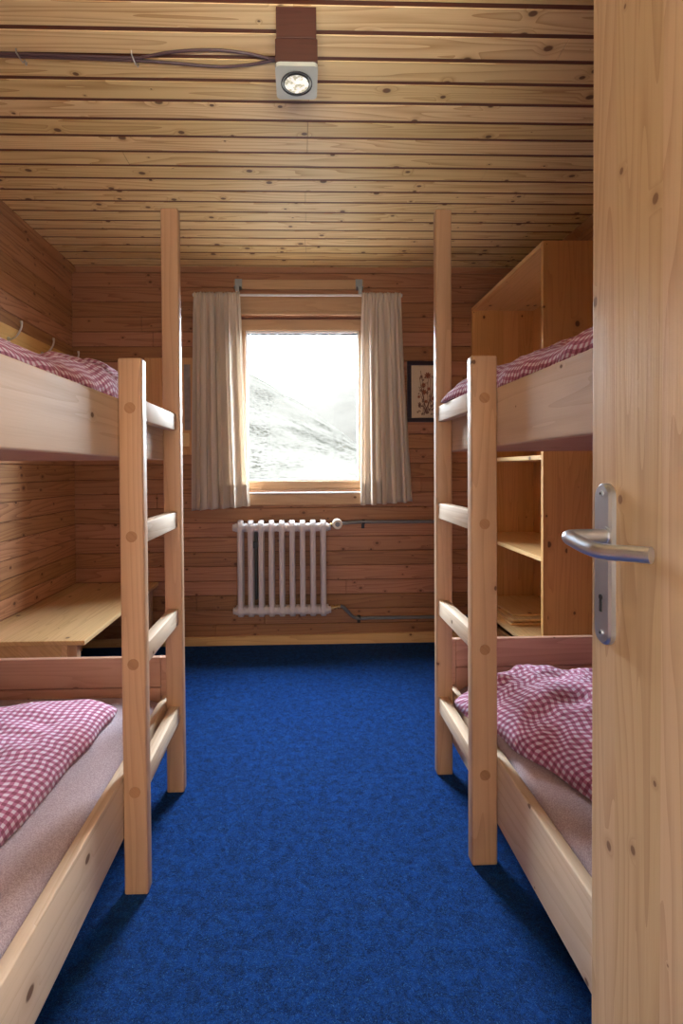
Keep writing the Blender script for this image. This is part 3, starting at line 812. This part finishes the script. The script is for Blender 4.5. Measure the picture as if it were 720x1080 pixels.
part('bracket', M['black'], rd, (-.295, -.280, RYB - .03, YB, .30, .76), (-.302, -.272, RYF + .045, RYF + .07, .625, .665), bev=.002)
# thermostatic valve
vz = .776
bm = bmesh.new(); cyl(bm, (.172, RYF + .028, RZ1 - .045 + .012), (.205, 3.07, vz - .006), .011, 14); cyl(bm, (.195, 3.085, vz - .008), (.235, 3.085, vz - .008), .012, 14)
vv = obj('valve_body', bm, M['brass'], rd, smooth=True)
bm = bmesh.new(); cyl(bm, (.214, 3.075, vz), (.214, 3.005, vz), .030, 28, bev=.005); tk = obj('thermostat', bm, M['ivory'], rd, smooth=True)
bm = bmesh.new(); cyl(bm, (.214, 3.006, vz), (.214, 3.001, vz), .015, 20); obj('dial_centre', bm, M['grey'], tk, smooth=True)
bz_ = .262
bm = bmesh.new(); cyl(bm, (.172, RYF + .028, bz_ - .004), (.192, RYF + .028, bz_ - .004), .012, 6); cyl(bm, (.190, RYF + .028, bz_ - .004), (.222, RYF + .03, bz_ + .002), .009, 14); cyl(bm, (.205, RYF + .029, bz_ - .002), (.214, RYF + .03, bz_ - .001), .014, 6); cyl(bm, (.222, RYF + .03, bz_ + .002), (.232, RYF + .03, bz_ + .002), .0125, 6)
obj('return_valve', bm, M['brass'], rd, smooth=True)

hp = thing('heating_pipe', 'grey heating pipe from the radiator thermostat along the back wall', 'pipe', (.7, 3.12, vz))
bm = bmesh.new(); tube(bm, [(.232, 3.085, vz - .006), (.30, 3.10, vz + .001), (.36, 3.125, vz + .001), (.7, 3.130, vz - .001), (1.084, 3.130, vz - .002)], .0105, 14); obj('pipe', bm, M['grey'], hp, smooth=True)
def clamp(x, z, par):
    bm = bmesh.new(); cyl(bm, (x - .009, 3.130, z), (x + .009, 3.130, z), .0145, 16); box(bm, x - .005, x + .005, 3.135, YB, z - .005, z + .005); box(bm, x - .008, x + .012, YB - .006, YB, z - .045, z + .005, bev=.001)
    obj('clamp', bm, M['black'], par, smooth=True)
clamp(.385, vz, hp)
hp2 = thing('heating_pipe', 'grey return pipe bending down from the radiator to run above the skirting', 'pipe', (.7, 3.12, .18))
bm = bmesh.new(); tube(bm, catmull([(.234, RYF + .03, bz_ + .002), (.252, 3.07, bz_ - .006), (.285, 3.095, bz_ - .045), (.32, 3.115, bz_ - .082), (.37, 3.128, bz_ - .094), (.44, 3.130, bz_ - .093), (.75, 3.130, .169), (1.084, 3.130, .169)], 6), .0105, 14); obj('pipe', bm, M['grey'], hp2, smooth=True)
clamp(.335 + .02, bz_ - .090, hp2)

# ------------------------------------------------------------------ ceiling lamp and cables
cl = thing('ceiling_lamp', 'square ceiling spotlight with round lens below a maroon wooden block', 'ceiling lamp', (-.006, 1.45, 2.22))
lx0, lx1, ly0, ly1 = -.064, .052, 1.386, 1.508
part('mounting_block', M['maroon'], cl, (lx0 + .003, lx1 - .003, ly0 + .001, ly1 - .004, 2.290, ZC), bev=.002)
part('housing', M['maroon'], cl, (lx0, lx1, ly0, ly1, 2.224, 2.289), bev=.003)
bm = bmesh.new(); box(bm, lx0 - .001, lx1 + .001, ly0 - .001, ly1 + .001, 2.213, 2.224)
es = [e for e in bm.edges if abs(e.verts[0].co.z - e.verts[1].co.z) > .005]
bmesh.ops.bevel(bm, geom=es, offset=.014, segments=5, profile=.5, affect='EDGES')
obj('face_plate', bm, M['lampface'], cl, smooth=True)
lcx, lcy = (lx0 + lx1) / 2, (ly0 + ly1) / 2
def ring(r0, r1, z0, z1, n=40):
    bm = bmesh.new(); L = []
    for k in range(n):
        a = 2 * pi * k / n
        L.append([bm.verts.new((lcx + cos(a) * r, lcy + sin(a) * r, z)) for r, z in ((r0, z0), (r1, z0), (r1, z1), (r0, z1))])
    for k in range(n):
        a, b_ = L[k], L[(k + 1) % n]
        for q in range(4): bm.faces.new((a[q], a[(q + 1) % 4], b_[(q + 1) % 4], b_[q]))
    return bm
obj('bezel', ring(.0420, .0445, 2.2095, 2.2135), M['lampdark'], cl, smooth=True)
obj('bezel', ring(.0345, .0368, 2.2095, 2.2135), M['lampdark'], cl, smooth=True)
bm = bmesh.new(); cyl(bm, (lcx, lcy, 2.2105), (lcx, lcy, 2.2135), .0345, 40); obj('lens', bm, M['lens'], cl, smooth=True)

def cable(pts, label):
    bm = bmesh.new(); tube(bm, catmull(pts, 10), .0042, 10)
    return tag(obj('cable', bm, M['cable'], smooth=True), label, 'cable', 'cables along the ceiling')
cz_ = ZC - .0046
cable([(XL + .03, 1.548, cz_), (-.9, 1.553, cz_), (-.52, 1.560, cz_ - .001), (-.47, 1.556, cz_ - .001), (-.38, 1.538, cz_), (-.26, 1.528, cz_), (-.16, 1.538, cz_), (-.09, 1.556, cz_), (-.064, 1.556, 2.372), (-.058, 1.500, 2.350)], 'dark ceiling cable that bows towards the door before the lamp')
cable([(XL + .03, 1.558, cz_), (-.9, 1.563, cz_), (-.52, 1.570, cz_ - .001), (-.40, 1.578, cz_), (-.26, 1.590, cz_), (-.16, 1.582, cz_), (-.09, 1.566, cz_), (-.062, 1.562, 2.372), (-.052, 1.503, 2.345)], 'dark ceiling cable that bows towards the window before the lamp')
for k, x in enumerate((-.845, -.503)):
    c = thing('cable_clip', ['small metal clip holding the ceiling cables near the left wall', 'small metal clip holding the ceiling cables nearer the lamp'][k], 'clip', (x, 1.56, ZC - .01), 'cable clips on the ceiling')
    bm = bmesh.new(); tube(bm, [(x, 1.540, ZC), (x, 1.542, ZC - .011), (x, 1.578, ZC - .012), (x + .004, 1.582, ZC)], .0022, 8); obj('saddle', bm, M['hookm'], c, smooth=True)
    bm = bmesh.new(); cyl(bm, (x + .003, 1.590, ZC - .009), (x + .003, 1.590, ZC), .0035, 10); obj('nail', bm, M['hookm'], c, smooth=True)

# ------------------------------------------------------------------ door with handle
dr = bpy.data.objects.new('door_1', None); COL.objects.link(dr); dr.location = (.44, -.08, 0); dr['kind'] = 'structure'
dr['label'] = 'open pine door at the right edge of the view'
part('door_leaf', M['doorw'], dr, (.420, .460, -.085, .712, .012, 2.00), bev=.0025)
# lever handle (a part of the door)
dy = .676
def plate(x0, x1, y0, y1, z0, z1, n=14):
    bm = bmesh.new(); r = (y1 - y0) / 2; yc = (y0 + y1) / 2; prof = []
    for k in range(n + 1): a = pi * k / n; prof.append((yc + r * cos(a), z1 - r + r * sin(a)))
    for k in range(n + 1): a = pi + pi * k / n; prof.append((yc + r * cos(a), z0 + r + r * sin(a)))
    lo = [bm.verts.new((x1, y, z)) for y, z in prof]; hi = [bm.verts.new((x0 + .003, y, z)) for y, z in prof]
    hi2 = [bm.verts.new((x0, yc + (y - yc) * .84, (z0 + z1) / 2 + (z - (z0 + z1) / 2) * .975)) for y, z in prof]
    N = len(prof)
    for A, B in ((lo, hi), (hi, hi2)):
        for k in range(N): bm.faces.new((A[k], A[(k + 1) % N], B[(k + 1) % N], B[k]))
    bm.faces.new(hi2); bm.faces.new(lo[::-1]); return bm
hd = obj('handle_plate', plate(.411, .420, dy - .020, dy + .017, .866, 1.088), M['steel'], dr, smooth=True, angle=30)
for z in (1.074, .882):
    bm = bmesh.new(); cyl(bm, (.4095, dy - .0015, z), (.4115, dy - .0015, z), .0042, 14); obj('screw', bm, M['steel'], hd, smooth=True)
    bm = bmesh.new(); cyl(bm, (.4090, dy - .0015, z), (.4096, dy - .0015, z), .0018, 10); obj('screw_socket', bm, M['black'], hd, smooth=True)
bm = bmesh.new(); cyl(bm, (.4100, dy - .001, .931), (.4115, dy - .001, .931), .0040, 16); box(bm, .4100, .4115, dy - .0035, dy + .0015, .911, .930)
obj('keyhole', bm, M['black'], hd)
bm = bmesh.new()
lz = 1.013
path = [(.412, dy - .012, lz + .004)] + [Vector(p) for p in catmull([(.395, dy - .012, lz + .004), (.372, dy - .012, lz + .004), (.362, dy - .0135, lz + .0035), (.3575, dy - .019, lz + .003), (.3575, dy - .030, lz + .001), (.3585, dy - .055, lz - .003), (.360, dy - .072, lz - .0045), (.363, dy - .080, lz - .005), (.369, dy - .090, lz - .005), (.381, dy - .106, lz - .004), (.394, dy - .124, lz - .003)], 6)]
tube(bm, path, .0096, 20)
obj('lever', bm, M['steel'], dr, smooth=True, angle=50)
bm = bmesh.new(); cyl(bm, (.4125, dy - .012, lz + .004), (.4085, dy - .012, lz + .004), .0125, 24); obj('lever_collar', bm, M['steel'], dr, smooth=True)
# door frame jambs
jm = bpy.data.objects.new('door_2', None); COL.objects.link(jm); jm.location = (0, YF - .05, 0); jm['kind'] = 'structure'; jm['label'] = 'door frame around the camera position'
part('jamb', M['doorw'], jm, (DX0 - .001, DX0 + .03, YF - .13, YF + .015, 0, DZ), bev=.002)
part('jamb', M['doorw'], jm, (DX1 - .012, DX1 + .001, YF - .13, YF + .015, 0, DZ), bev=.002)
part('head_jamb', M['doorw'], jm, (DX0 + .03, DX1 - .012, YF - .13, YF + .015, DZ - .022, DZ), bev=.002)
